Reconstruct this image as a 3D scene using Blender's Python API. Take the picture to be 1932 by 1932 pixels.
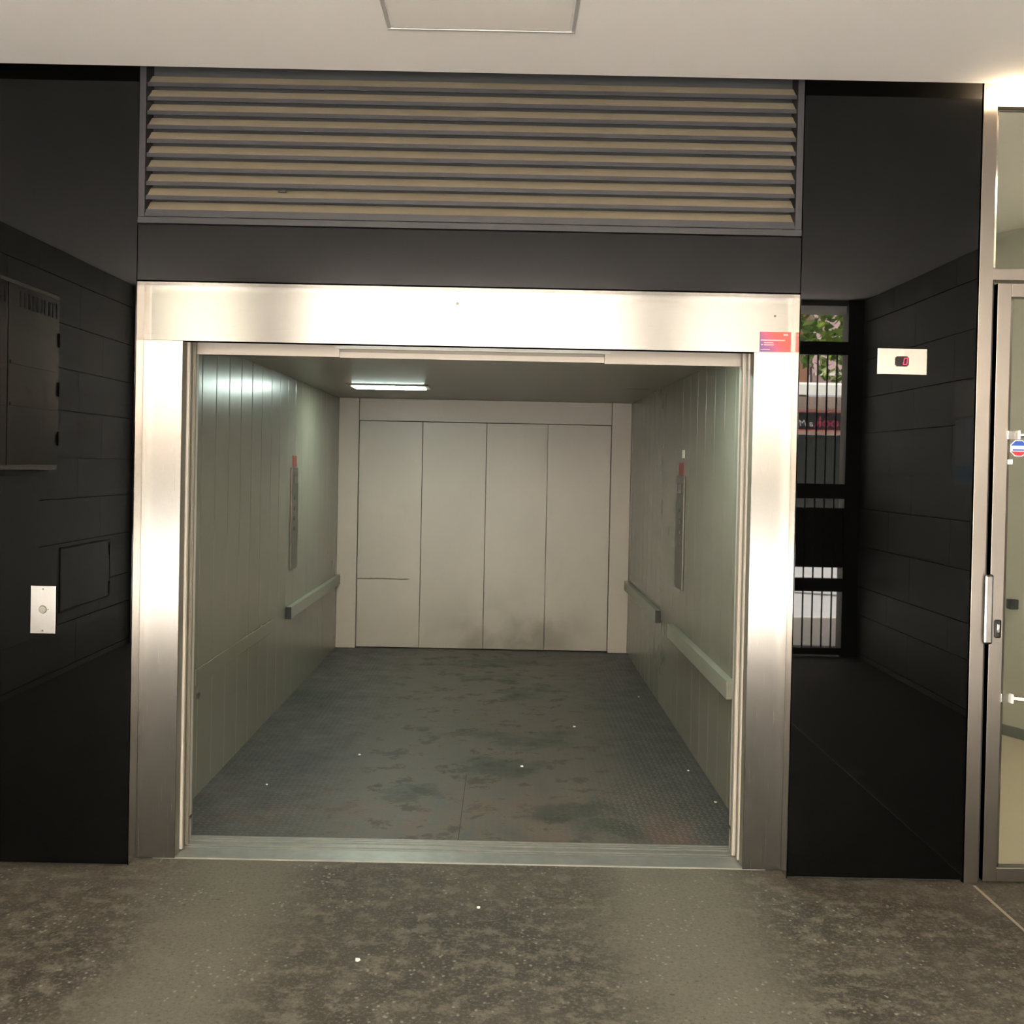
import bpy, bmesh, math, random
from mathutils import Vector, Matrix
random.seed(7)
for o in list(bpy.data.objects): bpy.data.objects.remove(o)
scn = bpy.context.scene
COL = scn.collection
PI = math.pi

# ------------------------------------------------------------ camera
cam_d = bpy.data.cameras.new('camera')
cam = bpy.data.objects.new('camera', cam_d); COL.objects.link(cam)
right = Vector((0.99979687, -0.00071789, 0.02014188))
up = Vector((-0.02013122, 0.01262121, 0.99971768))
fwd = Vector((0.00097190, 0.99992009, -0.01260420))
m = Matrix(((right.x, up.x, -fwd.x, 0), (right.y, up.y, -fwd.y, 0), (right.z, up.z, -fwd.z, 0), (0, 0, 0, 1)))
m.translation = Vector((0, 0, 1.62))
cam.matrix_world = m
cam_d.sensor_width = 36; cam_d.sensor_fit = 'HORIZONTAL'
cam_d.lens = 36 * 1935.8 / 1932
cam_d.shift_x = (966 - 954.0) / 1932
cam_d.shift_y = -(966 - 903.6) / 1932
cam_d.clip_start = 0.05; cam_d.clip_end = 300
scn.camera = cam

# ------------------------------------------------------------ sky, sun, exposure
w = bpy.data.worlds.new('sky'); scn.world = w; w.use_nodes = True
bg = w.node_tree.nodes['Background']
bg.inputs[0].default_value = (1.0, 0.98, 0.96, 1); bg.inputs[1].default_value = 14.0
def light(name, kind, loc, energy, color, size=None, rot=(0, 0, 0), size_y=None, spread=None):
    l = bpy.data.lights.new(name, kind); o = bpy.data.objects.new(name, l); COL.objects.link(o)
    o.location = loc; o.rotation_euler = rot; l.energy = energy; l.color = color
    if kind == 'AREA':
        l.shape = 'RECTANGLE'; l.size = size; l.size_y = size_y or size
        if spread: l.spread = spread
    return o
sun = light('sun', 'SUN', (0, -5, 12), 150, (1, .94, .85)); sun.data.angle = math.radians(1.5)
sun.rotation_euler = Vector((-.60, -.32, -.74)).to_track_quat('-Z', 'Y').to_euler()
# daylight enters through the gate: a sampling portal (adds no light of its own)
pt = light('gate_daylight_portal', 'AREA', (-.07, -1.46, 1.56), 1, (1, 1, 1), 6.3, (-PI/2, 0, 0), 3.05)
pt.data.cycles.is_portal = True
vs = scn.view_settings
vs.view_transform = 'Standard'; vs.look = 'None'; vs.gamma = 1; vs.exposure = 0.58; vs.use_curve_mapping = False

# ------------------------------------------------------------ mesh helpers
def add_box(bm, x0, x1, y0, y1, z0, z1, bev=0.0):
    r = bmesh.ops.create_cube(bm, size=1.0)
    vsx = r['verts']
    for v in vsx:
        v.co = Vector(((x0+x1)/2 + v.co.x*(x1-x0), (y0+y1)/2 + v.co.y*(y1-y0), (z0+z1)/2 + v.co.z*(z1-z0)))
    if bev > 0:
        es = list({e for v in vsx for e in v.link_edges})
        bmesh.ops.bevel(bm, geom=es, offset=bev, segments=2, affect='EDGES', profile=.5)
def add_cyl(bm, p0, p1, r, seg=16, r2=None):
    p0, p1 = Vector(p0), Vector(p1); d = p1-p0
    q = d.to_track_quat('Z', 'Y').to_matrix().to_4x4(); q.translation = (p0+p1)/2
    bmesh.ops.create_cone(bm, cap_ends=True, segments=seg, radius1=r, radius2=r if r2 is None else r2, depth=d.length, matrix=q)
def add_prism(bm, pts, axis, a, b):
    """closed 2-D outline swept along an axis. x: pts=(y,z); y: pts=(x,z); z: pts=(x,y)"""
    def P(p, t):
        return {'x': (t, p[0], p[1]), 'y': (p[0], t, p[1]), 'z': (p[0], p[1], t)}[axis]
    A = [bm.verts.new(P(p, a)) for p in pts]; B = [bm.verts.new(P(p, b)) for p in pts]
    n = len(pts)
    bm.faces.new(A); bm.faces.new(B[::-1])
    for i in range(n): bm.faces.new((A[i], B[i], B[(i+1) % n], A[(i+1) % n]))
def obj(name, bm, mt, parent=None, smooth=False):
    bmesh.ops.recalc_face_normals(bm, faces=bm.faces)
    me = bpy.data.meshes.new(name); bm.to_mesh(me); bm.free()
    me.materials.append(mt)
    if smooth:
        for p in me.polygons: p.use_smooth = True
    o = bpy.data.objects.new(name, me); COL.objects.link(o)
    if parent:
        o.parent = parent; o.matrix_parent_inverse = parent.matrix_basis.inverted()
    return o
def box(name, mt, parent, x0, x1, y0, y1, z0, z1, bev=0.0):
    bm = bmesh.new(); add_box(bm, x0, x1, y0, y1, z0, z1, bev); return obj(name, bm, mt, parent)
def cyl(name, mt, parent, p0, p1, r, seg=16, r2=None):
    bm = bmesh.new(); add_cyl(bm, p0, p1, r, seg, r2); return obj(name, bm, mt, parent)
def empty(name, loc=(0, 0, 0)):
    o = bpy.data.objects.new(name, None); COL.objects.link(o); o.location = loc; o.empty_display_size = .1
    return o
def tag(o, label, cat, group=None):
    o['label'] = label; o['category'] = cat
    if group: o['group'] = group
    return o
def struct(o, label=None):
    o['kind'] = 'structure'
    if label: o['label'] = label
    return o
def thing(name, label, cat, loc=(0, 0, 0), group=None):
    return tag(empty(name, loc), label, cat, group)
def text(name, body, mt, parent, loc, size, rot, depth=.004, shear=0.0, bold=0.0):
    c = bpy.data.curves.new(name, 'FONT'); c.body = body; c.size = size; c.extrude = depth/2; c.shear = shear; c.offset = bold
    c.align_x = 'LEFT'; c.resolution_u = 3
    t = bpy.data.objects.new('tmp', c); COL.objects.link(t)
    bpy.context.view_layer.update()
    me = bpy.data.meshes.new_from_object(t.evaluated_get(bpy.context.evaluated_depsgraph_get()))
    bpy.data.objects.remove(t)
    me.materials.clear(); me.materials.append(mt)
    o = bpy.data.objects.new(name, me); COL.objects.link(o); o.location = loc; o.rotation_euler = rot
    if parent:
        o.parent = parent; o.matrix_parent_inverse = parent.matrix_basis.inverted()
    return o

# ------------------------------------------------------------ material helpers
class NT:
    def __init__(s, name):
        s.m = bpy.data.materials.new(name); s.m.use_nodes = True; s.t = s.m.node_tree
        s.b = s.t.nodes['Principled BSDF']; s._co = None
    def n(s, typ, **kw):
        x = s.t.nodes.new(typ)
        for k, v in kw.items(): setattr(x, k, v)
        return x
    def put(s, sock, v):
        if isinstance(v, bpy.types.NodeSocket): s.t.links.new(v, sock)
        elif isinstance(v, (tuple, list)) and len(v) == 3 and sock.type == 'RGBA': sock.default_value = (*v, 1)
        else: sock.default_value = v
    def set(s, **kw):
        for k, v in kw.items(): s.put(s.b.inputs[k.replace('_', ' ')], v)
        return s
    def co(s):
        if s._co is None:
            s._co = s.n('ShaderNodeNewGeometry').outputs['Position']
        return s._co
    def xyz(s):
        x = s.n('ShaderNodeSeparateXYZ'); s.put(x.inputs[0], s.co()); return x.outputs
    def ma(s, op, a, b=0.0, c=0.0, clamp=False):
        x = s.n('ShaderNodeMath', operation=op); x.use_clamp = clamp
        s.put(x.inputs[0], a); s.put(x.inputs[1], b)
        if len(x.inputs) > 2: s.put(x.inputs[2], c)
        return x.outputs[0]
    def scale(s, v3, co=None):
        x = s.n('ShaderNodeVectorMath', operation='MULTIPLY'); s.put(x.inputs[0], co or s.co()); x.inputs[1].default_value = v3
        return x.outputs[0]
    def noise(s, sc, detail=4, rough=.6, vec=None, dist=0.0):
        x = s.n('ShaderNodeTexNoise'); s.put(x.inputs['Vector'], vec or s.co()); x.inputs['Scale'].default_value = sc
        x.inputs['Detail'].default_value = detail; x.inputs['Roughness'].default_value = rough; x.inputs['Distortion'].default_value = dist
        return x.outputs['Fac']
    def vor(s, sc, vec=None, out='Distance'):
        x = s.n('ShaderNodeTexVoronoi'); s.put(x.inputs['Vector'], vec or s.co()); x.inputs['Scale'].default_value = sc
        return x.outputs[out]
    def ramp(s, v, a, b, c0=0.0, c1=1.0):
        x = s.n('ShaderNodeMapRange', interpolation_type='SMOOTHSTEP'); s.put(x.inputs[0], v)
        s.put(x.inputs[1], a); s.put(x.inputs[2], b); s.put(x.inputs[3], c0); s.put(x.inputs[4], c1)
        return x.outputs[0]
    def mix(s, f, a, b):
        x = s.n('ShaderNodeMix', data_type='RGBA'); s.put(x.inputs[0], f)
        s.put(x.inputs[6], a if isinstance(a, bpy.types.NodeSocket) else (*a, 1)); s.put(x.inputs[7], b if isinstance(b, bpy.types.NodeSocket) else (*b, 1))
        return x.outputs[2]
    def bump(s, h, dist=.002, strength=1.0):
        x = s.n('ShaderNodeBump'); x.inputs['Distance'].default_value = dist; x.inputs['Strength'].default_value = strength
        s.put(x.inputs['Height'], h); s.put(s.b.inputs['Normal'], x.outputs[0]); return s
def plain(name, c, rough=.5, metal=0.0, spec=.5, var=.06, vs=6.0, bumpd=0.0):
    t = NT(name)
    n = t.noise(vs, 4)
    t.set(Base_Color=t.mix(n, tuple(x*(1-var) for x in c), tuple(x*(1+var) for x in c)), Roughness=rough, Metallic=metal, Specular_IOR_Level=spec)
    if bumpd: t.bump(t.noise(vs*6, 3), bumpd)
    return t.m
def emit(name, c, s):
    t = NT(name); t.set(Base_Color=c, Emission_Color=c, Emission_Strength=s, Roughness=.4); return t.m
def brushed(name, c, tangent, grain, rough=.27, aniso=.9):
    """brushed stainless steel; tangent = direction across the grain, grain = noise stretch"""
    t = NT(name)
    g = t.noise(1.0, 5, .7, t.scale(grain))
    sm = t.noise(2.3, 3)
    t.set(Base_Color=t.mix(sm, tuple(x*.93 for x in c), c), Metallic=1.0, Anisotropic=aniso,
          Roughness=t.ma('ADD', t.ma('MULTIPLY', g, .022), rough-.011))
    v = t.n('ShaderNodeCombineXYZ'); v.inputs[0].default_value, v.inputs[1].default_value, v.inputs[2].default_value = tangent
    t.put(t.b.inputs['Tangent'], v.outputs[0])
    return t.m

M = {}
M['steel_h'] = brushed('brushed_steel_horizontal', (.25, .238, .22), (0, 0, 1), (3, 300, 700))
M['steel_v'] = brushed('brushed_steel_vertical', (.25, .238, .22), (1, 0, 0), (700, 300, 3))
M['steel_d'] = brushed('brushed_door_steel', (.27, .24, .215), (1, 0, 0), (500, 300, 3), .34, .7)
M['steel_side'] = brushed('reveal_steel', (.60, .57, .53), (0, 1, 0), (300, 500, 3), .24, .6)
M['dark_steel'] = plain('dull_dark_steel', (.12, .11, .09), .42, .8)
M['alu'] = plain('worn_aluminium_sill', (.32, .31, .28), .42, .7, var=.25, vs=14)
M['white_plastic'] = plain('white_plastic', (.85, .83, .78), .3)
M['chrome'] = plain('chrome', (.8, .78, .75), .12, 1.0, var=.02)
M['black_plastic'] = plain('black_plastic', (.005, .005, .005), .6)
M['rubber'] = plain('black_rubber', (.015, .014, .013), .7)
M['scrap'] = plain('paper', (.75, .73, .66), .8)

t = NT('black_polished_glass')
t.set(Base_Color=(.001, .001, .001), Roughness=.012, IOR=1.33, Specular_IOR_Level=.5); M['black_glass'] = t.m
M['wall_core'] = plain('dark_backing_board', (.02, .02, .02), .8)
# white painted plaster ceiling with faint roller marks
t = NT('ceiling_paint'); n = t.noise(1.1, 5, .6); 
t.set(Base_Color=t.mix(n, (.845, .80, .76), (.885, .84, .80)), Roughness=.85, Specular_IOR_Level=.2); t.bump(t.noise(26, 3), .0006); M['ceil'] = t.m
M['hatch'] = plain('hatch_paint', (.80, .75, .70), .5, var=.02)
M['hatch_metal'] = plain('hatch_frame_metal', (.62, .60, .57), .4, .5)

# floor: worn dark concrete paving with pale specks, dust-polished wheel tracks and stains
t = NT('worn_concrete_floor')
X, Y, Z = t.xyz()
n1 = t.noise(1.6, 6, .65); n2 = t.noise(14, 5, .7); n3 = t.noise(5, 6, .7, dist=.6)
base = t.mix(t.ramp(n1, .35, .68), (.033, .027, .0195), (.060, .050, .036))
base = t.mix(t.ramp(n2, .44, .64), base, (.105, .093, .070))
base = t.mix(t.ma('MULTIPLY', t.ramp(n3, .53, .63), .65), base, (.042, .035, .027))
def band(c, hw, soft):
    d = t.ma('ABSOLUTE', t.ma('SUBTRACT', t.ma('ADD', X, t.ma('MULTIPLY', t.ma('SUBTRACT', n1, .5), .25)), c))
    return t.ramp(d, hw-soft, hw+soft, 1.0, 0.0)
tr = t.ma('MAXIMUM', band(-.99, .22, .16), band(.68, .24, .16))
base = t.mix(t.ma('MULTIPLY', tr, .72), base, (.125, .114, .086))
sp = t.vor(38, t.scale((1, .8, 1))); spm = t.ma('MULTIPLY', t.ramp(sp, .13, .24, 1, 0), t.ramp(t.noise(4.1, 4), .46, .56))
fg = t.noise(75, 3, .7)
base = t.mix(t.ramp(fg, .50, .68, 0, .45), base, (.15, .137, .107)); base = t.mix(t.ramp(fg, .46, .32, 0, .5), base, (.022, .019, .015))
base = t.mix(t.ma('MULTIPLY', spm, .5), base, (.26, .24, .19))
sp2 = t.vor(11, t.scale((1, 1.6, 1))); spm2 = t.ma('MULTIPLY', t.ramp(sp2, .07, .12, 1, 0), t.ramp(t.noise(9.0, 2), .5, .6))
base = t.mix(t.ma('MULTIPLY', spm2, .8), base, (.035, .028, .025))
t.set(Base_Color=base, Roughness=t.ramp(n2, .3, .7, .55, .75), Specular_IOR_Level=.25)
t.bump(t.ma('ADD', n2, t.ma('MULTIPLY', t.noise(60, 3), .5)), .0012); M['floor'] = t.m
M['joint'] = plain('pale_joint_strip', (.26, .21, .15), .6)

# light stone tiles on the passage walls
def stone(name, a, b):
    t = NT(name); n = t.noise(3.0, 6, .65, dist=.4)
    t.set(Base_Color=t.mix(n, a, b), Roughness=.55); t.bump(t.noise(40, 3), .0006); return t.m
M['tile'] = stone('grey_stone_tile', (.080, .079, .064), (.105, .102, .085))
M['grout'] = plain('dark_joint', (.06, .04, .038), .9)
M['taupe'] = plain('taupe_stone_pier', (.16, .13, .11), .6)
M['soffit'] = plain('soffit_paint', (.35, .32, .29), .7)

# car interior paint
def paint(name, c, rough, stain=None):
    t = NT(name); n = t.noise(2.2, 5, .6); s = t.noise(9, 5, .7, t.scale((1, 1, .35)))
    col = t.mix(n, tuple(x*.94 for x in c), tuple(x*1.05 for x in c))
    col = t.mix(t.ma('MULTIPLY', t.ramp(s, .58, .75), .18), col, tuple(x*.6 for x in c))
    t.set(Base_Color=col, Roughness=rough); t.bump(t.noise(1.2, 3), .004); return t, col
t, col = paint('car_side_wall_paint', (.18, .168, .128), .27); t.set(Base_Color=col, Specular_IOR_Level=.55); M['side'] = t.m
t, col = paint('car_ceiling_paint', (.19, .175, .13), .35); t.set(Base_Color=col); M['car_ceil'] = t.m
t, col = paint('car_frame_paint', (.31, .268, .228), .45); t.set(Base_Color=col); M['frame_paint'] = t.m
# back doors: grime smudges low down, broadly darker towards the bottom, a scratch across the first leaf
t, col = paint('back_door_paint', (.295, .262, .225), .42)
X, Y, Z = t.xyz()
nz = t.noise(2.4, 4, .5, dist=.2)
cx_ = t.ramp(t.ma('ABSOLUTE', t.ma('SUBTRACT', X, .1)), .15, .95, 1, 0)
gr = t.ma('MULTIPLY', t.ma('MULTIPLY', t.ramp(Z, .02, .75, 1, 0), t.ramp(nz, .34, .70)), cx_)
gr = t.ma('ADD', t.ma('MULTIPLY', gr, .9), t.ma('MULTIPLY', t.ramp(Z, .0, .50, .42, 0), t.ramp(t.ma('ABSOLUTE', t.ma('SUBTRACT', X, .0)), .3, 1.3, 1, .35)))
col = t.mix(gr, col, (.13, .115, .085))
col = t.mix(t.ma('MULTIPLY', t.ramp(nz, .55, .8), .22), col, (.35, .33, .27))
wz = t.ma('ADD', Z, t.ma('MULTIPLY', t.noise(6, 3), .02))
sc_ = t.ma('MULTIPLY', t.ramp(t.ma('ABSOLUTE', t.ma('SUBTRACT', wz, .617)), .003, .008, 1, 0), t.ma('MULTIPLY', t.ramp(X, -.85, -.80, 1, 0), t.ramp(X, -1.32, -1.27)))
col = t.mix(sc_, col, (.06, .05, .035))
t.set(Base_Color=col); M['door_paint'] = t.m

# checker plate floor of the car
t = NT('checker_plate')
X, Y, Z = t.xyz(); p = .030
def cell(v): return t.ma('SUBTRACT', t.ma('FRACT', t.ma('DIVIDE', t.ma('ADD', v, 50), p)), .5)
a, b = cell(X), cell(Y)
par = t.ma('MODULO', t.ma('ADD', t.ma('FLOOR', t.ma('DIVIDE', t.ma('ADD', X, 50), p)), t.ma('FLOOR', t.ma('DIVIDE', t.ma('ADD', Y, 50), p))), 2)
sg = t.ma('SUBTRACT', t.ma('MULTIPLY', t.ramp(par, .4, .6), 2), 1)
u_ = t.ma('ADD', a, t.ma('MULTIPLY', sg, b)); v_ = t.ma('SUBTRACT', a, t.ma('MULTIPLY', sg, b))
e_ = t.ma('ADD', t.ma('POWER', t.ma('ABSOLUTE', t.ma('DIVIDE', u_, .62)), 2), t.ma('POWER', t.ma('ABSOLUTE', t.ma('DIVIDE', v_, .17)), 2))
loz = t.ramp(e_, .5, 1.1, 1, 0)
n1 = t.noise(1.3, 6, .65); n2 = t.noise(6, 9, .72, dist=.15); n3 = t.noise(3.2, 9, .68, dist=.2)
mid = t.ramp(t.ma('ABSOLUTE', t.ma('ADD', X, .1)), .45, .95, 1, 0)
base = t.mix(t.ramp(n1, .3, .7), (.040, .038, .034), (.056, .052, .045))
base = t.mix(t.ma('MULTIPLY', mid, t.ramp(n2, .35, .6)), base, (.102, .084, .059))
base = t.mix(t.ma('MULTIPLY', t.ma('MULTIPLY', mid, t.ramp(n2, .53, .60)), .8), base, (.030, .026, .020))
base = t.mix(t.ma('MULTIPLY', t.ma('MULTIPLY', t.ramp(Y, 4.4, 5.4, 1, 0), t.ramp(n3, .47, .60)), .65), base, (.105, .058, .040))
stains = [(-.134, 6.11, .30, .13), (.20, 6.0, .26, .16), (.33, 6.2, .14, .12), (.14, 7.27, .17, .20), (.30, 7.46, .17, .12), (-.44, 7.39, .16, .10), (-.06, 7.8, .30, .10),
          (.05, 5.52, .28, .16), (.33, 4.82, .24, .16), (-1.30, 7.13, .16, .14), (-.17, 5.37, .05, .16), (.50, 4.55, .2, .09), (-.1, 8.4, .5, .18), (-.42, 5.05, .18, .14)]
n4 = t.noise(22, 5, .7)
wx = t.ma('ADD', X, t.ma('ADD', t.ma('MULTIPLY', t.ma('SUBTRACT', n2, .5), .55), t.ma('MULTIPLY', t.ma('SUBTRACT', n4, .5), .22))); wy = t.ma('ADD', Y, t.ma('MULTIPLY', t.ma('SUBTRACT', n3, .5), .9))
acc = None
for sx, sy, rx, ry in stains:
    e = t.ma('ADD', t.ma('POWER', t.ma('ABSOLUTE', t.ma('DIVIDE', t.ma('SUBTRACT', wx, sx), rx)), 2), t.ma('POWER', t.ma('ABSOLUTE', t.ma('DIVIDE', t.ma('SUBTRACT', wy, sy), ry)), 2))
    k = t.ramp(e, .45, 1.15, 1, 0)
    acc = k if acc is None else t.ma('MAXIMUM', acc, k)
base = t.mix(t.ma('MULTIPLY', acc, .72), base, (.024, .028, .020))
base = t.mix(t.ma('MULTIPLY', loz, t.ma('SUBTRACT', .40, t.ma('MULTIPLY', mid, .32))), base, (.14, .14, .125))
t.set(Base_Color=base, Roughness=t.ramp(n2, .3, .7, .42, .62), Metallic=0.0)
t.bump(t.ma('MULTIPLY', loz, t.ma('SUBTRACT', 1.0, t.ma('MULTIPLY', mid, .7))), .0016); M['checker'] = t.m

M['cop'] = plain('control_plate', (.105, .095, .078), .40, .5)
M['leaf_paint'] = plain('leaf_edge_paint', (.42, .38, .33), .35, var=.02)
M['rail_paint'] = plain('bumper_paint', (.24, .235, .185), .4)
M['label_red'] = plain('red_label', (.22, .04, .03), .5)
# louvre blades: dusty upper side (all blade is dusty), dark nose
M['dust'] = plain('dust_covered_blade', (.165, .135, .088), .9, var=.14, vs=9)
M['louvre'] = plain('dark_grey_louvre_metal', (.016, .015, .017), .5, 0, .35, var=.25, vs=7)
M['lamp_white'] = emit('fluorescent_diffuser', (.82, 1.0, .90), 36.0)
M['warm_lamp'] = emit('warm_strip_lamp', (1.0, .78, .50), 36.0)
M['hall_fill'] = emit('hall_fill_panel', (1.0, .90, .78), 6.0)  # for the added hall fill panels
M['led_red'] = emit('red_display', (1.0, .03, .12), .42)
M['display'] = plain('display_window', (.012, .006, .007), .15)

# sticker print: purple to orange-red gradient
t = NT('sticker_print'); X, Y, Z = t.xyz()
g = t.ramp(t.ma('ADD', t.ma('DIVIDE', t.ma('SUBTRACT', X, 1.015), .126), t.ma('DIVIDE', t.ma('SUBTRACT', Z, 2.102), .16)), .1, 1.1)
t.set(Base_Color=t.mix(g, (.10, .03, .17), (.55, .035, .02)), Roughness=.35); M['sticker'] = t.m
M['print_pink'] = plain('pale_pink_print', (.75, .36, .34), .5)
M['blue'] = plain('blue_print', (.02, .08, .40), .4); M['red'] = plain('red_print', (.55, .02, .03), .4)
M['poster_paper'] = plain('poster_paper', (.30, .33, .38), .6); M['poster_blue'] = plain('poster_blue', (.06, .18, .34), .6)

def glass(name, tint, rough=0.0, haze=0.0):
    t = NT(name)
    t.set(Base_Color=tint, Roughness=rough, IOR=1.45, Transmission_Weight=1.0)
    return t.m
M['glass'] = glass('clear_glass', (.93, .96, .93))
M['gate'] = plain('black_gate_steel', (.018, .018, .019), .5)
M['cabinet'] = plain('grey_metal_cabinet', (.13, .125, .105), .30, .85); M['cabinet_frame'] = plain('cabinet_frame_metal', (.50, .48, .40), .45, .3)
M['room_wall'] = plain('lobby_wall_paint', (.52, .51, .43), .8); M['room_floor'] = plain('lobby_floor', (.44, .38, .27), .5, var=.08)
M['skirting'] = plain('grey_skirting', (.16, .165, .15), .6)
M['asphalt'] = plain('road_asphalt', (.46, .46, .47), .5, var=.2, vs=2.0)
M['pave'] = plain('pavement_slab', (.80, .72, .65), .8, var=.12, vs=3.0)
M['bark'] = plain('bark', (.12, .09, .06), .9)
t = NT('leaf'); oi = t.noise(5, 2)
t.set(Base_Color=t.mix(t.ramp(oi, .35, .65), (.07, .17, .02), (.30, .42, .06)), Roughness=.5, Transmission_Weight=0.0); M['leaf'] = t.m
M['awning'] = plain('pale_awning', (.74, .75, .70), .7); M['fascia'] = plain('shop_fascia', (.55, .44, .38), .7)
M['sign'] = plain('black_sign', (.012, .010, .012), .4); M['sign_red'] = plain('crimson_letters', (.45, .04, .09), .5); M['sign_white'] = plain('pale_letters', (.75, .74, .70), .5)
M['trim_red'] = plain('red_trim', (.70, .16, .12), .5)
M['shop_glass'] = plain('dark_shop_glass', (.02, .024, .018), .3)
M['pink_wall'] = plain('pink_render', (.48, .34, .34), .8); M['brown'] = plain('brown_cladding', (.22, .10, .06), .7); M['pale_wall'] = plain('pale_render', (.60, .58, .52), .8)

# ============================================================ LARGE STRUCTURE
YP, YF = 4.057, 4.141            # black panel face, steel frame face
XL, XR = -3.27, 3.12             # passage walls
YG = -0.90                       # gate
ZC = 3.133
# floor (stops at the lift sill)
bm = bmesh.new()
add_box(bm, XL-.3, XR+.3, YG-.55, YF+.004, -.12, 0)
fl = struct(obj('floor', bm, M['floor']), 'worn dark concrete passage floor with pale wheel tracks')
box('joint_strip', M['joint'], fl, 1.880, 1.892, YG, 4.03, -.004, .0012)

# ceiling: stops 82 mm short of the facade, with a dark recess above the gap
cl = struct(box('ceiling', M['ceil'], None, XL-.3, XR+.3, YG-.02, YP-.082, ZC, ZC+.02), 'smooth off-white plaster ceiling')
struct(box('trim_1', M['ceil'], None, XL-.3, XR+.3, YG-.5, YP+.4, ZC+.30, ZC+.45))
struct(box('trim_2', M['ceil'], None, XL-.3, XR+.3, YP-.12, YP-.085, ZC+.021, ZC+.299), 'dark recess behind ceiling edge')

# facade: backing wall with polished black panels as parts
bm = bmesh.new()
add_box(bm, XL-.3, -1.50, YP+.025, YP+.12, 0, ZC+.30)
add_box(bm, 1.19, 1.845, YP+.025, YP+.12, 0, ZC+.30)
add_box(bm, -1.50, 1.19, YP+.09, YP+.16, 2.335, ZC+.30)
wb = struct(obj('wall_back', bm, M['wall_core']), 'facade wall clad in polished black panels')
for (x0, x1, z0, z1) in ((XL-.1, -1.4675, .008, 3.40), (1.1545, 1.851, .012, 3.40), (-1.4655, 1.1525, 2.3245, 2.545)):
    box('panel', M['black_glass'], wb, x0, x1, YP, YP+.022, z0, z1, .0012)

# passage side walls of stone tiles in 0.33 m courses
def tiled_wall(name, xf, sgn, label):
    w_ = struct(box(name, M['grout'], None, min(xf+sgn*.012, xf+sgn*.3), max(xf+sgn*.012, xf+sgn*.3), YG-.02, YP+.02, 0, ZC+.30), label)
    z = .0
    row = 0; edges = [0.0, .05, .384, .628, .983, 1.311, 1.614, 1.964, 2.273, 2.60, 2.93, ZC-.002]
    for i in range(len(edges)-1):
        z0, z1 = edges[i]+.0035, edges[i+1]-.0035
        L = 1.15; y = YG - (0 if i % 2 else .45)
        while y < YP:
            a, b_ = max(y+.001, YG-.02), min(y+L-.001, YP-.002)
            if b_ - a > .05:
                d = 0
                box('tile', M['tile'], w_, min(xf+sgn*.012, xf+sgn*d), max(xf+sgn*.012, xf+sgn*d), a, b_, z0, z1)
            y += L
    return w_
tiled_wall('wall_left', XL, -1, 'left passage wall of grey stone courses')
tiled_wall('wall_right', XR, 1, 'right passage wall of grey stone courses')
# entrance piers and soffit just outside the gate, upper building over it
bm = bmesh.new()
add_box(bm, XR, XR+.5, -1.45, YG-.025, 0, 3.4); add_box(bm, XL-.5, XL, -1.45, YG-.025, 0, 3.4)
struct(obj('wall_front', bm, M['taupe']), 'taupe stone piers at the street entrance')
struct(box('trim_3', M['soffit'], None, XL, XR, -1.45, YG-.025, 3.085, 3.2), 'painted beam over the street entrance')
struct(box('roof', M['taupe'], None, -9, 9, -1.45, 10, 3.62, 4.4))

# room behind the glazed door
bm = bmesh.new()
add_box(bm, 1.72, 6.2, YF+.004, 8, -.1, -.002)
struct(obj('floor', bm, M['room_floor']), 'tan floor of the lobby behind the glazed door')
struct(box('ceiling', M['ceil'], None, 1.72, 6.2, YP+.14, 8, 3.16, 3.2), 'white lobby ceiling')
bm = bmesh.new()
add_prism(bm, [(2.74, 7.33), (4.20, 4.20), (4.30, 4.25), (2.84, 7.38)], 'z', 0, 3.16)
add_prism(bm, [(1.72, 7.30), (3.0, 7.30), (3.0, 7.4), (1.72, 7.4)], 'z', 0, 3.16)
add_box(bm, 1.72, 1.75, YP+.14, 7.3, 0, 3.16)
lw = struct(obj('wall_lobby', bm, M['room_wall']), 'pale green-grey lobby wall')
bm = bmesh.new(); add_prism(bm, [(2.727, 7.32), (4.187, 4.19), (4.20, 4.20), (2.74, 7.33)], 'z', 0, .064)
obj('baseboard', bm, M['skirting'], lw)
box('socket', M['black_plastic'], lw, 3.145, 3.200, 6.345, 6.395, .795, .855, .004)
# facade to the right of the frame of the photo (beyond the door)
struct(box('wall_door_side', M['tile'], None, 3.051, 5.2, YP+.03, YP+.12, 0, ZC+.3))

ll = thing('lobby_fill_light', 'unseen fill light added in the lobby behind the glazed door', 'lamp', (3.4, 4.9, 3.16))  # unseen lamp, added to light the lobby
box('frame', M['hatch_metal'], ll, 3.1, 3.7, 4.6, 5.2, 3.15, 3.159, .002)
M['lobby_fill'] = emit('lobby_fill_panel', (1.0, .93, .80), 30.0)
box('diffuser', M['lobby_fill'], ll, 3.13, 3.67, 4.63, 5.17, 3.146, 3.1495)
# lift shaft around the car
bm = bmesh.new()
add_box(bm, -2.25, -2.15, YP+.17, 9.3, -.3, 3.4); add_box(bm, 1.63, 1.70, YP+.17, 9.3, -.3, 3.4)
add_box(bm, -2.25, 1.70, 9.2, 9.3, -.3, 3.4); add_box(bm, -2.25, 1.70, YF+.01, 9.3, -.4, -.3); add_box(bm, -2.25, 1.70, YP+.17, 9.3, 3.4, 3.5)
add_box(bm, -2.25, 1.70, YF+.006, YF+.02, -.3, -.13)
struct(obj('wall_shaft', bm, M['wall_core']), 'dark lift shaft around the car')

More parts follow.
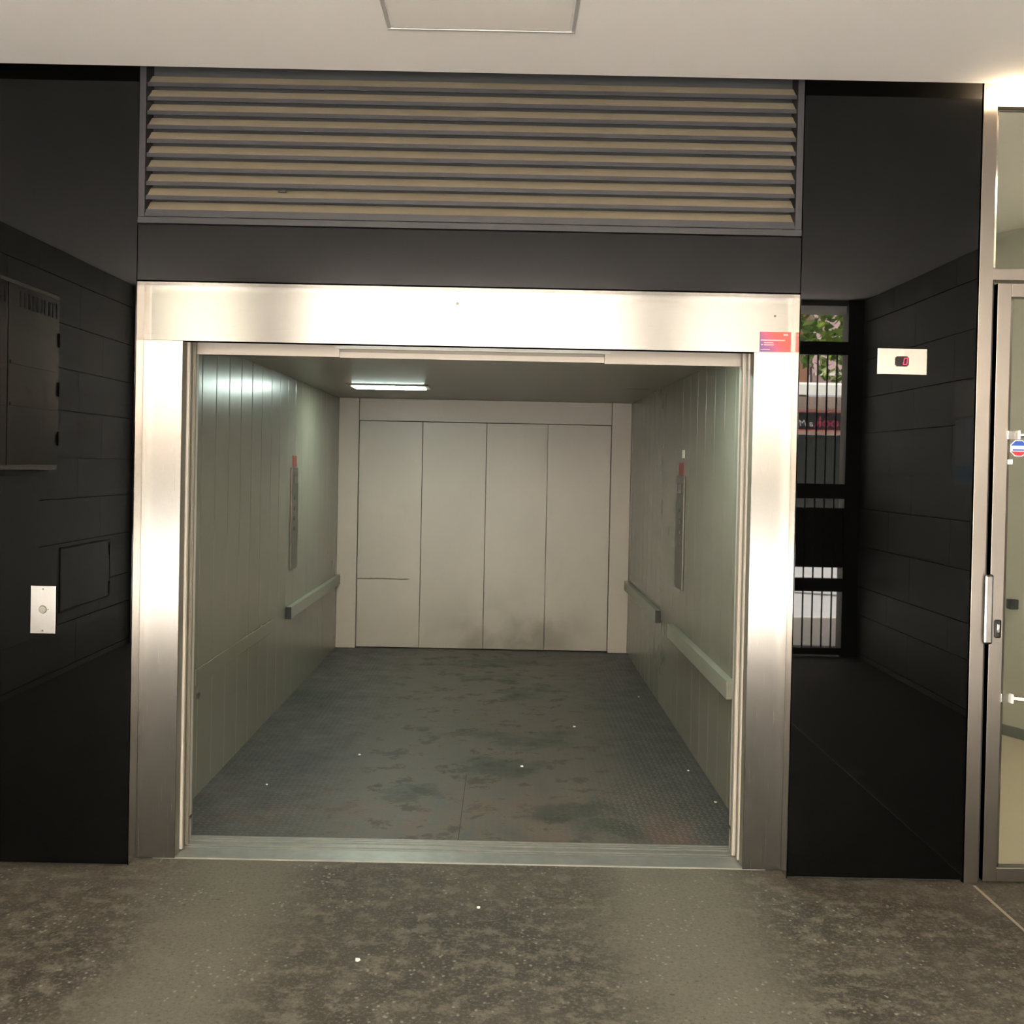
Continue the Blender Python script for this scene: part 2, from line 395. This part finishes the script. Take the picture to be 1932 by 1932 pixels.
# street
struct(box('pavement', M['pave'], None, -14, 20, -3.4, -1.45, -.12, -.005), 'pale street pavement outside the gate')
struct(box('road', M['asphalt'], None, -40, 50, -14.2, -3.4, -.2, -.06), 'grey road beyond the gate')
struct(box('pavement', M['pave'], None, -40, 50, -18, -14.2, -.2, .0))

# ============================================================ LIFT PORTAL
XoL, XoR, XiL, XiR, ZT, ZB = -1.467, 1.154, -1.308, .996, 2.322, 2.098
pf = thing('door_frame', 'wide brushed stainless steel frame around the open car lift', 'door frame', (-.157, YF, 0))
bm = bmesh.new()                                       # jambs with their inner returns
add_box(bm, XoL, XiL, YF, YF+.004, .004, ZB)
obj('jamb', bm, M['steel_v'], pf)
bm = bmesh.new()
add_box(bm, XiR, XoR, YF, YF+.004, .004, ZB)
obj('jamb', bm, M['steel_v'], pf)
bm = bmesh.new()
add_prism(bm, [(YF-.0025, ZB+.001), (YF-.0025, ZT), (YF+.002, ZT), (YF+.002, ZB+.005), (YF+.055, ZB+.005), (YF+.055, ZB+.001)], 'x', XoL, XoR)
obj('header', bm, M['steel_h'], pf)
box('reveal', M['steel_side'], pf, XoL-.0005, XoL+.0025, YP+.001, YF-.003, .004, ZT)
box('reveal', M['steel_side'], pf, XoR-.0025, XoR+.0005, YP+.001, YF-.003, .004, ZT)
box('reveal', M['steel_side'], pf, XoL+.003, XoR-.003, YP+.001, YF-.003, ZT-.0025, ZT+.0005)
cyl('rivet', M['dark_steel'], pf, (-.204, YF-.006, 2.269), (-.204, YF-.002, 2.269), .006, 10)
cyl('rivet', M['dark_steel'], pf, (1.075, YF-.006, 2.245), (1.075, YF-.002, 2.245), .004, 10)

M['return'] = plain('bronze_grey_return', (.17, .15, .115), .45, .2)
box('jamb_return', M['return'], pf, XiL-.004, XiL, YF+.0041, YF+.062, .009, ZB)
box('jamb_return', M['return'], pf, XiR, XiR+.004, YF+.0041, YF+.062, .009, ZB)

# aluminium sill: landing half and car half with grooves between ribs
sl = thing('door_sill', 'worn grooved aluminium threshold across the lift opening', 'threshold', (-.157, 4.2, 0))
bm = bmesh.new()
prof = [(4.146, -.03), (4.146, .006), (4.250, .008), (4.250, -.012), (4.258, -.012), (4.258, .008), (4.268, .008), (4.268, -.012), (4.284, -.012), (4.284, .008), (4.318, .008), (4.318, -.03)]
add_prism(bm, prof, 'x', -1.40, 1.09); obj('landing_sill', bm, M['alu'], sl)
bm = bmesh.new()
prof = [(4.336, -.03), (4.336, .008), (4.350, .008), (4.350, -.010), (4.358, -.010), (4.358, .008), (4.372, .008), (4.372, -.01), (4.378, -.01), (4.378, .008), (4.392, .007), (4.392, -.03)]
add_prism(bm, prof, 'x', -1.40, 1.09); obj('car_sill', bm, M['alu'], sl)
box('sill_gap', M['rubber'], sl, -1.40, 1.09, YF+.004, 4.395, -.06, -.031)

# telescopic landing door leaves parked either side
for side, lab in ((-1, 'left'), (1, 'right')):
    dd = thing('sliding_door', 'steel landing door leaves parked behind the %s frame jamb' % lab, 'door', (side*1.4-.157, 4.25, 0))
    if side < 0: a1, a2 = -1.301, -1.290
    else: a1, a2 = .991, .980
    for k, (xe, y0, y1) in enumerate(((a1, 4.212, 4.238), (a2 if side > 0 else a2-.006, 4.262, 4.288))):
        far = xe + side*.62
        x0, x1 = min(xe, far), max(xe, far)
        bm = bmesh.new(); add_box(bm, x0, x1, y0, y1, .012, 2.13, .003); lf = obj('door_leaf', bm, M['leaf_paint' if (side > 0 or k == 0) else 'return'], dd)  # rear left leaf coloured dark, standing for the shaded gap between leaves
        xa, xb = (xe, xe+.004) if side < 0 else (xe-.004, xe)
        box('leaf_nose', M['return'], lf, xa, xb, y0+.004, y1-.004, .014, 2.125, .0015)
    # car door leaf (painted) behind
    cxe = -1.309 if side < 0 else .989
    far = cxe + side*.55
    bm = bmesh.new(); add_box(bm, min(cxe, far), max(cxe, far), 4.345, 4.370, .105, 2.10, .003); cdl = obj('car_door_leaf', bm, M['leaf_paint'], dd)
    box('buffer', M['rubber'], dd, min(cxe, cxe+side*.02), max(cxe, cxe+side*.02), 4.345, 4.37, .092, .1045)
    box('guide_shoe', M['frame_paint'], dd, min(cxe, cxe+side*.018), max(cxe, cxe+side*.018), 4.348, 4.366, .009, .092)

# door gear cover above the opening (three boards, dark slot behind)
hg = thing('door_gear_cover', 'cream painted boards covering door gear under the steel header', 'cover', (-.157, 4.3, 2.06))
box('board', M['frame_paint'], hg, -1.30, -.702, 4.300, 4.312, 2.062, 2.20)
box('board', M['frame_paint'], hg, -.701, .408, 4.304, 4.316, 2.060, 2.083)
box('board', M['frame_paint'], hg, .409, .985, 4.300, 4.312, 2.056, 2.20)
box('gear_channel', M['dark_steel'], hg, -1.30, .985, 4.318, 4.40, 2.068, 2.22)
box('slot', M['alu'], hg, -.72, .43, 4.292, 4.303, 2.096, 2.15)

# ============================================================ LIFT CAR
CL, CR, CB, CZ, CF = -1.455, 1.10, 9.0, 2.190, 4.392
car = thing('lift_car', 'long empty car lift cabin with green-grey ribbed walls and plated floor', 'elevator', (-.177, 6.7, 0))
box('floor_plate', M['checker'], car, CL-.02, CR+.02, CF+.001, CB+.05, -.03, 0)
box('floor_seam', M['rubber'], car, -.1705, -.1675, CF+.02, 5.35, 0, .0006)
box('ceiling_panel', M['car_ceil'], car, CL-.05, CR+.05, CF+.015, CB+.05, CZ, CZ+.03)
random.seed(3)
def ribs(xf, sgn, y0):
    y = y0; k = 0
    while y < CB - .01:
        wd = .243 if y > 5.9 or k % 5 else .245
        y1 = min(y+wd, CB)
        bm = bmesh.new()
        tw = random.uniform(-.0012, .0012); g = .0020
        pts = [(xf+sgn*.05, y+.0003), (xf+sgn*g, y+.0003), (xf+sgn*(.0+max(tw, 0)), y+.007), (xf+sgn*(.0+max(-tw, 0)), y1-.007), (xf+sgn*g, y1-.0003), (xf+sgn*.05, y1-.0003)]
        add_prism(bm, pts, 'z', .001, CZ-.001); obj('wall_panel', bm, M['side'], car)
        y = y1; k += 1
ribs(CL, -1, 4.43); ribs(CR, 1, 4.43)
# front columns of the car
for xa, xb in ((CL-.05, -1.322), (1.004, CR+.05)):
    bm = bmesh.new(); add_box(bm, xa, xb, 4.394, 4.429, .002, CZ-.001, .003); obj('front_column', bm, M['side'], car)
# back end: jambs, header, four leaves
for xa, xb in ((CL, -1.283), (.930, CR)):
    bm = bmesh.new(); add_box(bm, xa, xb, CB-.030, CB+.05, .001, CZ-.001, .003); obj('back_jamb', bm, M['frame_paint'], car)
bm = bmesh.new(); add_box(bm, -1.281, .928, CB-.022, CB+.05, 1.995, CZ-.001, .003); obj('back_header', bm, M['frame_paint'], car)
box('back_void', M['rubber'], car, -1.283, .930, CB+.04, CB+.06, 0, CZ)
for i, (xa, xb, dy) in enumerate(((-1.279, -.727, .004), (-.723, -.166, .0), (-.163, .372, .002), (.374, .926, .007))):
    bm = bmesh.new(); add_box(bm, xa, xb, CB+dy, CB+dy+.025, .008, 1.991, .0025); obj('back_door_leaf', bm, M['door_paint'], car)
# bumper rails
def rail(xf, sgn, ya, yb, z0, z1, d, cap, mt='rail_paint'):
    bm = bmesh.new(); add_box(bm, min(xf, xf+sgn*d), max(xf, xf+sgn*d), ya, yb, z0, z1, .003); r = obj('bumper_rail', bm, M[mt], car)
    if cap: box('end_cap', M['black_plastic'], r, min(xf+sgn*.001, xf+sgn*(d+.001)), max(xf+sgn*.001, xf+sgn*(d+.001)), ya-.012, ya-.0005, z0-.001, z1+.001, .002)
rail(CL, 1, 6.90, 8.965, .560, .640, .036, True)
rail(CR, -1, 7.10, 8.965, .555, .638, .036, True)
rail(CL, 1, 4.85, 6.45, .545, .625, .012, False, 'side')
rail(CR, -1, 4.80, 6.56, .545, .632, .040, False)
# control columns
for xf, sgn, ya, yb in ((CL, 1, 6.98, 7.19), (CR, -1, 6.24, 6.50)):
    d = .012
    bm = bmesh.new(); add_box(bm, min(xf, xf+sgn*d), max(xf, xf+sgn*d), ya, yb, .88, 1.58, .003); cp = obj('control_panel', bm, M['cop'], car)
    for k in range(4):
        cyl('button', M['dark_steel'], cp, (xf+sgn*d, (ya+yb)/2-.03, 1.16+k*.07), (xf+sgn*(d+.006), (ya+yb)/2-.03, 1.16+k*.07), .014, 14)
    box('display_strip', M['display'], cp, min(xf+sgn*d, xf+sgn*(d+.003)), max(xf+sgn*d, xf+sgn*(d+.003)), ya+.05, yb-.05, 1.47, 1.53)
    box('notice', M['label_red'], car, min(xf, xf+sgn*.004), max(xf, xf+sgn*.004), ya+.05, yb-.04, 1.585, 1.662)
box('notice', M['scrap'], car, CR-.003, CR, 6.29, 6.36, 1.69, 1.74)
# car lights: one seen at the back left, its twin by the front right
for lx, ly in ((-.86, 7.55), (.50, 4.75)):
    bm = bmesh.new()
    add_box(bm, lx-.30, lx+.30, ly-.155, ly+.155, CZ-.010, CZ-.0005, .004)
    lp = obj('ceiling_lamp', bm, M['car_ceil'], car)
    box('diffuser', M['lamp_white'], lp, lx-.262, lx+.262, ly-.12, ly+.12, CZ-.017, CZ-.0105, .003)
box('hatch_line', M['rubber'], car, .86, 1.02, 7.35, 7.362, CZ-.0008, CZ+.001)
box('stain_bolt', M['dark_steel'], car, CL, CL+.012, 4.90, 4.925, .475, .50)

# litter
k = 0
for (x, y, z, lab) in ((-1.16, 5.12, 0, 'white crumb of paper on the plated floor near the left cabin wall'), (-.776, 5.68, 0, 'small paper scrap on the left half of the cabin floor'),
                       (.465, 6.39, 0, 'tiny white scrap halfway down the cabin floor, right of centre'), (.982, 7.26, 0, 'white scrap deep in the cabin below right bumper rail'),
                       (.125, 5.52, 0, 'small white scrap beside the dark stain mid cabin floor'), (1.02, 5.50, 0, 'curled paper bit at the foot of the right cabin wall'),
                       (-.064, 3.737, 0, 'pale crumb on the concrete just in front of the threshold'), (-.448, 3.323, 0, 'pale chip on the concrete floor left of centre, nearest the viewer'), (1.06, 4.985, 0, 'small scrap by the right wall just inside the lift')):
    bm = bmesh.new()
    r = .005 + .004*((k*37) % 5)/5
    add_prism(bm, [(x+r*math.cos(a)*(1+.3*math.sin(3*a+k)), y+r*1.3*math.sin(a)*(1+.2*math.cos(2*a+k))) for a in [i*PI/4 for i in range(8)]], 'z', .0002, .004)
    tag(obj('paper_scrap', bm, M['scrap']), lab, 'litter', 'scraps on the floors'); k += 1

# ============================================================ LOUVRE
lv = thing('louvre_grille', 'dark ventilation louvre with dusty blades above the lift frame', 'vent', (-.157, YP, 2.55))
LX0, LX1 = -1.465, 1.150
bm = bmesh.new()
add_box(bm, LX0, LX0+.026, YP-.004, YP+.088, 2.556, 3.30, .002); obj('frame_side', bm, M['louvre'], lv)
bm = bmesh.new()
add_box(bm, LX1-.026, LX1, YP-.004, YP+.088, 2.556, 3.30, .002); obj('frame_side', bm, M['louvre'], lv)
bm = bmesh.new()
add_prism(bm, [(YP-.006, 2.549), (YP-.006, 2.572), (YP+.002, 2.578), (YP+.002, 2.592), (YP+.05, 2.600), (YP+.088, 2.600), (YP+.088, 2.549)], 'x', LX0, LX1)
obj('frame_bottom', bm, M['louvre'], lv)
box('louvre_back', M['wall_core'], lv, LX0+.027, LX1-.027, YP+.080, YP+.088, 2.601, 3.30)
slat0 = None
for i in range(10):
    zb = 2.608 + i*.0555
    if i == 0:
        bm = bmesh.new()
        x0, x1 = LX0+.028, LX1-.028
        # blade body: slopes up and back from the nose
        add_prism(bm, [(YP+.018, zb), (YP+.060, zb+.040), (YP+.060, zb+.037), (YP+.021, zb-.002)], 'x', x0, x1)
        slat0 = obj('slat', bm, M['dust'], lv)
        bm = bmesh.new()
        add_prism(bm, [(YP+.006, zb-.0195), (YP+.006, zb-.003), (YP+.018, zb-.001), (YP+.0205, zb-.003), (YP+.0085, zb-.0195)], 'x', x0, x1)
        nose0 = obj('slat_nose', bm, M['louvre'], slat0)
    else:
        s = slat0.copy(); COL.objects.link(s); s.location.z += i*.0555
        n_ = nose0.copy(); COL.objects.link(n_); n_.parent = s
box('dust_clump', M['rubber'], lv, -.92, -.89, YP+.02, YP+.03, 2.686, 2.694)

# ============================================================ WALL FITTINGS
cp = thing('call_panel', 'white steel call plate with one round button on the black panel', 'call button', (-1.815, YP, 1.015))
bm = bmesh.new(); add_box(bm, -1.865, -1.765, YP-.005, YP-.0003, .920, 1.110, .0015); obj('plate', bm, M['steel_v'], cp)
bt = cyl('button', M['chrome'], cp, (-1.815, YP-.012, 1.016), (-1.815, YP-.005, 1.016), .0135, 24)
cyl('button_ring', M['dark_steel'], cp, (-1.815, YP-.0065, 1.016), (-1.815, YP-.005, 1.016), .0165, 24)
for z in (1.097, .933): cyl('screw', M['dark_steel'], cp, (-1.815, YP-.0065, z), (-1.815, YP-.005, z), .0035, 10)
cyl('call_light', M['dark_steel'], cp, (-1.794, YP-.006, 1.016), (-1.794, YP-.005, 1.016), .002, 8)

ip = thing('floor_indicator', 'steel plate with small red lift floor display showing 0', 'indicator', (1.558, YP, 2.063))
bm = bmesh.new(); add_box(bm, 1.461, 1.657, YP-.005, YP-.0003, 2.012, 2.115, .0012); obj('plate', bm, M['steel_v'], ip)
bm = bmesh.new(); add_box(bm, 1.530, 1.584, YP-.008, YP-.0045, 2.044, 2.084, .0)
for e in [e for e in bm.edges if abs(e.verts[0].co.y-e.verts[1].co.y) > .001]: e.seam = True
bmesh.ops.bevel(bm, geom=[e for e in bm.edges if abs(e.verts[0].co.y-e.verts[1].co.y) > .001], offset=.005, segments=4, affect='EDGES')
ds = obj('display', bm, M['display'], ip)
def seg(x0, z0, x1, z1):
    bm = bmesh.new(); sh = lambda z: (z-2.064)*.18
    w_ = .0015
    if abs(z1-z0) < .001:
        pts = [(x0+sh(z0), z0-w_), (x1+sh(z0), z0-w_), (x1+sh(z0), z0+w_), (x0+sh(z0), z0+w_)]
    else:
        pts = [(x0-w_+sh(z0), z0), (x0+w_+sh(z0), z0), (x1+w_+sh(z1), z1), (x1-w_+sh(z1), z1)]
    add_prism(bm, pts, 'y', YP-.0095, YP-.0081); obj('digit_segment', bm, M['led_red'], ds)
a, b_, c0, c1, c2 = 1.5640, 1.5775, 2.0515, 2.0640, 2.0765
seg(a, c0, b_, c0); seg(a, c2, b_, c2); seg(a, c0+.001, a, c1-.001); seg(a, c1+.001, a, c2-.001); seg(b_, c0+.001, b_, c1-.001); seg(b_, c1+.001, b_, c2-.001)

st = thing('sticker', 'red and purple notice sticker on the right end of the steel header', 'sticker', (1.078, YF-.003, 2.14))
box('sheet', M['sticker'], st, 1.0155, 1.1415, YF-.0042, YF-.0028, 2.1015, 2.1815)
for (x0, x1, z0, z1) in ((1.020, 1.118, 2.1455, 2.1500), (1.033, 1.071, 2.1360, 2.1395), (1.033, 1.073, 2.1270, 2.1310), (1.020, 1.057, 2.1095, 2.1120), (1.111, 1.129, 2.167, 2.1735), (1.022, 1.028, 2.127, 2.131)):
    box('print_line', M['print_pink'], st, x0, x1, YF-.0046, YF-.0041, z0, z1)

# ceiling access hatch
hx = thing('ceiling_hatch', 'flush square access hatch with thin metal frame in the ceiling', 'hatch', (-.112, 3.25, ZC))
HX0, HX1, HY0, HY1 = -.437, .213, 2.93, 3.585
for (x0, x1, y0, y1) in ((HX0, HX1, HY1-.012, HY1), (HX0, HX1, HY0, HY0+.012), (HX0, HX0+.012, HY0+.0125, HY1-.0125), (HX1-.012, HX1, HY0+.0125, HY1-.0125)):
    box('frame_bar', M['hatch_metal'], hx, x0, x1, y0, y1, ZC-.007, ZC, .001)
box('door_panel', M['hatch'], hx, HX0+.020, HX1-.020, HY0+.020, HY1-.020, ZC-.006, ZC-.0005, .001)

# ============================================================ GLAZED STEEL DOOR
gd = struct(empty('door_1', (2.4, YP, 0)), 'glazed stainless steel entrance door and side post')
def gb(name, mt, *a, bev=.0015): return box(name, mt, gd, *a, bev)
gb('frame_post', M['steel_d'], 1.853, 1.908, YP-.008, YP+.06, .0, 3.40)
gb('frame_post', M['steel_d'], 3.00, 3.05, YP-.004, YP+.06, .0, 3.10)
gb('frame_head', M['steel_d'], 1.909, 2.999, YP-.004, YP+.06, 3.072, 3.20)
gb('transom_bar', M['steel_d'], 1.909, 2.999, YP-.004, YP+.06, 2.392, 2.438)
gb('gap_strip', M['rubber'], 1.909, 1.926, YP+.02, YP+.06, .0, 2.385)  # black strip filling the gap between post and leaf
lf = gb('door_leaf', M['steel_d'], 1.927, 1.981, YP-.010, YP+.04, .012, 2.378)
box('bottom_rail', M['steel_d'], lf, 1.9815, 2.94, YP-.010, YP+.04, .012, .066, .0015)
box('top_rail', M['steel_d'], lf, 1.9815, 2.94, YP-.010, YP+.04, 2.325, 2.378, .0015)
box('stile', M['steel_d'], lf, 2.94, 2.99, YP-.010, YP+.04, .012, 2.378, .0015)
bm = bmesh.new(); add_prism(bm, [(1.983, YP-.004), (1.999, YP+.012), (1.999, YP+.02), (1.983, YP+.02)], 'z', .067, 2.324); obj('glazing_bead', bm, M['steel_d'], lf)
box('pane', M['glass'], lf, 1.995, 2.945, YP+.013, YP+.019, .06, 2.33)
gb('pane', M['glass'], 1.92, 2.995, YP+.028, YP+.034, 2.44, 3.07, bev=0)
bm = bmesh.new(); add_prism(bm, [(1.9095, YP+.004), (1.931, YP+.026), (1.931, YP+.034), (1.9095, YP+.034)], 'z', 2.445, 3.068); obj('glazing_bead', bm, M['steel_side'], gd)
# lock: pull plate over the gap and key cylinder
pp = gb('pull_plate', M['steel_v'], 1.897, 1.934, YP-.030, YP-.0105, .955, 1.232, bev=.009)
ec = gb('key_escutcheon', M['black_plastic'], 1.9465, 1.9715, YP-.016, YP-.0102, .980, 1.052, bev=.0055)
cyl('keyhole', M['chrome'], ec, (1.959, YP-.019, 1.008), (1.959, YP-.0155, 1.008), .006, 14)
box('key_slot', M['chrome'], ec, 1.955, 1.963, YP-.018, YP-.0155, 1.012, 1.034, .002)
# long pull handle on two standoffs
ph = cyl('pull_handle', M['chrome'], lf, (2.13, YP-.065, .66), (2.13, YP-.065, 1.86), .016, 20)
for z in (.742, 1.782):
    box('handle_clamp', M['chrome'], ph, 1.978, 2.010, YP-.016, YP-.008, z-.017, z+.017, .002)
    box('clamp_block', M['white_plastic'], ph, 2.012, 2.022, YP-.03, YP-.006, z-.018, z+.018, .002)
    cyl('standoff', M['chrome'], ph, (2.02, YP-.02, z), (2.13, YP-.065, z-.005), .009, 14)
sk = thing('alarm_sticker', 'octagonal blue and red security sticker on the door glass', 'sticker', (2.03, YP+.012, 1.73))
def octo(cx, cz, r, z0, z1, mt, y):
    pts = []
    for i in range(8):
        a = PI/8+i*PI/4; pts.append((cx+r*math.cos(a), max(min(cz+r*math.sin(a)*.95, z1), z0)))
    bm = bmesh.new(); add_prism(bm, pts, 'y', y-.0006, y); return bm
def octpart(name, cx, cz, r, z0, z1, mt, y): return obj(name, octo(cx, cz, r, z0, z1, mt, y), mt, sk)
octpart('sheet', 2.036, 1.731, .037, 0, 9, M['white_plastic'], YP+.0122)
octpart('blue_field', 2.036, 1.731, .033, 1.741, 9, M['blue'], YP+.0112)
octpart('red_field', 2.036, 1.731, .033, 0, 1.718, M['red'], YP+.0112)
box('blue_line', M['blue'], sk, 2.012, 2.06, YP+.0105, YP+.011, 1.7215, 1.727)
bx = tag(box('door_contact', M['white_plastic'], None, 1.985, 2.006, YP-.004, YP+.012, 1.666, 1.686, .001), 'small white plastic contact on the glazing bead below the alarm sticker', 'sensor')

# warm strip lamp in the ceiling gap above the glazed door
sp_ = thing('strip_lamp', 'bright warm strip lamp in the ceiling gap above the glazed door', 'lamp', (2.4, YP-.04, ZC+.06))
box('housing', M['hatch_metal'], sp_, 1.90, 2.98, YP-.075, YP-.020, ZC+.085, ZC+.105, .002)
cyl('tube', M['warm_lamp'], sp_, (1.888, YP-.040, 3.105), (2.40, YP-.040, 3.178), .030, 20)

# ============================================================ PASSAGE SIDE FITTINGS (seen mirrored in the black panels)
cb = thing('meter_cabinet', 'grey metal wall cabinet with lettered top mirrored in the left black panel', 'cabinet', (XL, 1.5, 1.5))
CY0, CY1 = .74, 2.30
box('body', M['cabinet_frame'], cb, XL+.001, XL+.055, CY0, CY1, 1.53, 2.77, .004)
for (y0, y1) in ((CY0+.03, (CY0+CY1)/2-.003), ((CY0+CY1)/2+.003, CY1-.03)):
    dr = box('door', M['cabinet'], cb, XL+.0555, XL+.067, y0, y1, 1.56, 2.74, .003)
    for z in (1.75, 2.1, 2.45): cyl('hinge', M['black_plastic'], dr, (XL+.070, y0+.006 if y0 < 1.2 else y1-.006, z-.05), (XL+.070, y0+.006 if y0 < 1.2 else y1-.006, z+.05), .009, 10)
    for k in range(10):
        box('letter_mark', M['black_plastic'], dr, XL+.0665, XL+.0685, y0+.03+k*.06, y0+.055+k*.06, 2.60, 2.70)  # black marks standing in for the unreadable lettering
    for z in (2.22, 1.95): box('door_rib', M['cabinet'], dr, XL+.067, XL+.072, y0+.03, y1-.03, z, z+.02)
box('wall_door', M['tile'], cb, XL+.001, XL+.012, .93, 2.3, .35, 1.49, .002)
wh = thing('service_hatch', 'small flush wall hatch low beside cabinet, mirrored in left black panel', 'hatch', (XL, 0, .7))
for (y0, y1, z0, z1) in ((-.40, -.388, .47, .95), (.545, .557, .47, .95), (-.388, .545, .47, .482), (-.388, .545, .938, .95)):
    box('frame_bar', M['grout'], wh, XL+.001, XL+.008, y0, y1, z0, z1)
box('door_panel', M['tile'], wh, XL+.001, XL+.006, -.387, .544, .483, .937)
for z in (.55, .87): box('hinge', M['black_plastic'], wh, XL+.006, XL+.014, -.395, -.375, z-.05, z+.05)
po = thing('poster', 'blue and white notice on the right passage wall mirrored in black panel', 'poster', (XR, 1.1, 1.8))
box('sheet', M['poster_paper'], po, XR-.004, XR-.0005, 1.0, 1.40, 1.55, 2.0)
box('picture', M['poster_blue'], po, XR-.006, XR-.0041, 1.02, 1.38, 1.58, 1.68)
box('picture', M['sign'], po, XR-.006, XR-.0041, .98, 1.38, 2.02, 2.26)

# unseen ceiling panels, added to brighten the hall
for i, (lx, ly, lab) in enumerate(((-1.15, 2.0, 'unseen fill light panel added left of the access hatch'), (.95, 2.0, 'unseen fill light panel added right of the access hatch'))):
    lt = thing('fill_light', lab, 'lamp', (lx, ly, ZC), 'added passage fill lights')
    bm = bmesh.new(); add_box(bm, lx-.165, lx+.165, ly-.165, ly+.165, ZC-.006, ZC-.0005, .002); obj('frame', bm, M['hatch_metal'], lt)
    box('diffuser', M['hall_fill'], lt, lx-.15, lx+.15, ly-.15, ly+.15, ZC-.009, ZC-.0062)

# ============================================================ GATE
gt = thing('gate', 'black barred steel street gate mirrored in the right black panel', 'gate', (0, YG, 0))
def g(name, x0, x1, z0, z1, d=.03): 
    return box(name, M['gate'], gt, x0, x1, YG-d, YG+d, z0, z1, .002)
g('post', 2.98, 3.115, .0, 3.13); g('post', -3.265, -3.16, 0, 3.13)
for xa, xb in ((-2.38, -1.78), (1.13, 1.55)): g('post', xa, xb, 0, 3.13, .04)  # unseen wide posts, added to darken bands in the header reflection
secs = [(1.55, 2.98)]      # fixed side leaf; the rest stands open for cars
for (xa, xb) in secs:
    for z0, z1 in ((2.65, 2.765), (1.39, 1.52), (.575, .69), (.02, .08)): g('rail', xa, xb, z0, z1)
    if xa > 0: box('kick_plate', M['gate'], gt, 2.35, xb, YG-.004, YG+.004, .785, 1.31)
    nb = max(1, round((xb-xa)/.085))
    for i in range(1, nb):
        x = xb - i*(xb-xa)/nb
        cyl('bar', M['gate'], gt, (x, YG, .08), (x, YG, 2.65), .0075, 8)

# ============================================================ STREET
YS = -14.0
bl = thing('shop_building', 'pale street building with awning and black sign seen mirrored through the gate', 'building', (5, YS, 0))
bm = bmesh.new(); add_box(bm, -30, 6.38, YS-2, YS, 3.25, 7.5); add_box(bm, 6.50, 40, YS-2, YS, 3.9, 7.5); obj('wall', bm, M['pale_wall'], bl)
box('wall', M['brown'], bl, 5.6, 6.49, YS-.1, YS+.06, 3.25, 6.5)
box('wall', M['pink_wall'], bl, 6.56, 14, YS-.1, YS+.05, 3.5, 6.2)
box('ledge', M['pale_wall'], bl, 6.6, 14, YS+.05, YS+.12, 3.70, 3.76)
for wx in list(range(-28, 5, 3)) + [9, 12]:
    fr = box('window', M['pale_wall'], bl, wx, wx+1.2, YS, YS+.08, 4.4, 5.9); box('pane', M['shop_glass'], fr, wx+.1, wx+1.1, YS+.07, YS+.09, 4.5, 5.8)
bm = bmesh.new(); add_prism(bm, [(YS+.02, 3.55), (YS+1.0, 3.42), (YS+1.0, 3.21), (YS+.02, 3.3)], 'x', 5.3, 9.5); obj('awning', bm, M['awning'], bl)
box('fascia', M['fascia'], bl, -30, 40, YS-.5, YS+.10, 2.42, 3.24)
box('shopfront', M['shop_glass'], bl, -30, 40, YS-.5, YS, .05, 2.42)
for sx in range(-24, 38, 4): box('pillar', M['pale_wall'], bl, sx, sx+.5, YS, YS+.09, 0, 2.42)
sg_ = box('sign_board', M['sign'], bl, 5.4, 7.75, YS+.101, YS+.16, 2.53, 2.90)
box('trim', M['trim_red'], sg_, 5.4, 7.75, YS+.10, YS+.17, 2.90, 2.925); box('trim', M['trim_red'], sg_, 5.4, 7.75, YS+.10, YS+.17, 2.505, 2.53)
text('letters', 'ook', M['sign_red'], sg_, (7.13, YS+.165, 2.585), .34, (PI/2, 0, PI), bold=.004)
text('letters', 'a M', M['sign_white'], sg_, (6.58, YS+.165, 2.60), .20, (PI/2, 0, PI), shear=.3)

def tree(x, y, h, r, seed, lab, zlow):
    random.seed(seed)
    tr = thing('street_tree', lab, 'tree', (x, y, 0), None)
    bm = bmesh.new(); add_cyl(bm, (x, y, -.02), (x+.1, y+.05, zlow+.6), .13, 10, .09)
    for k in range(5):
        a = k*1.26+seed; add_cyl(bm, (x+.1, y+.05, zlow+.3), (x+.1+math.cos(a)*r*.6, y+math.sin(a)*r*.6, zlow+1.4), .05, 6, .02)
    obj('trunk', bm, M['bark'], tr)
    bm = bmesh.new()
    for i in range(5200):
        while True:
            p = Vector((random.uniform(-1, 1), random.uniform(-1, 1), random.uniform(-1, 1)))
            if .35 < p.length < 1: break
        q = Vector((x+p.x*r, y+p.y*r, (zlow+h)/2+p.z*(h-zlow)/2))
        s = random.uniform(.05, .11)
        d1 = Vector((random.gauss(0, 1), random.gauss(0, 1), random.gauss(0, .6))).normalized()
        d2 = d1.cross(Vector((random.gauss(0, 1), random.gauss(0, 1), random.gauss(0, 1)))).normalized()*.6
        bm.faces.new([bm.verts.new(q+d1*s), bm.verts.new(q+d2*s), bm.verts.new(q-d1*s), bm.verts.new(q-d2*s)])
    f = obj('foliage', bm, M['leaf'], tr); f['kind'] = 'stuff'
tree(5.1, -5.6, 6.2, 1.9, 1, 'leafy street tree right of the gate opening, mirrored in the right panel', 2.75)
tree(-4.7, -5.0, 6.6, 2.0, 2, 'leafy street tree left of the gate opening across the pavement', 2.75)  # unseen tree, crown hung low to darken the jamb reflections
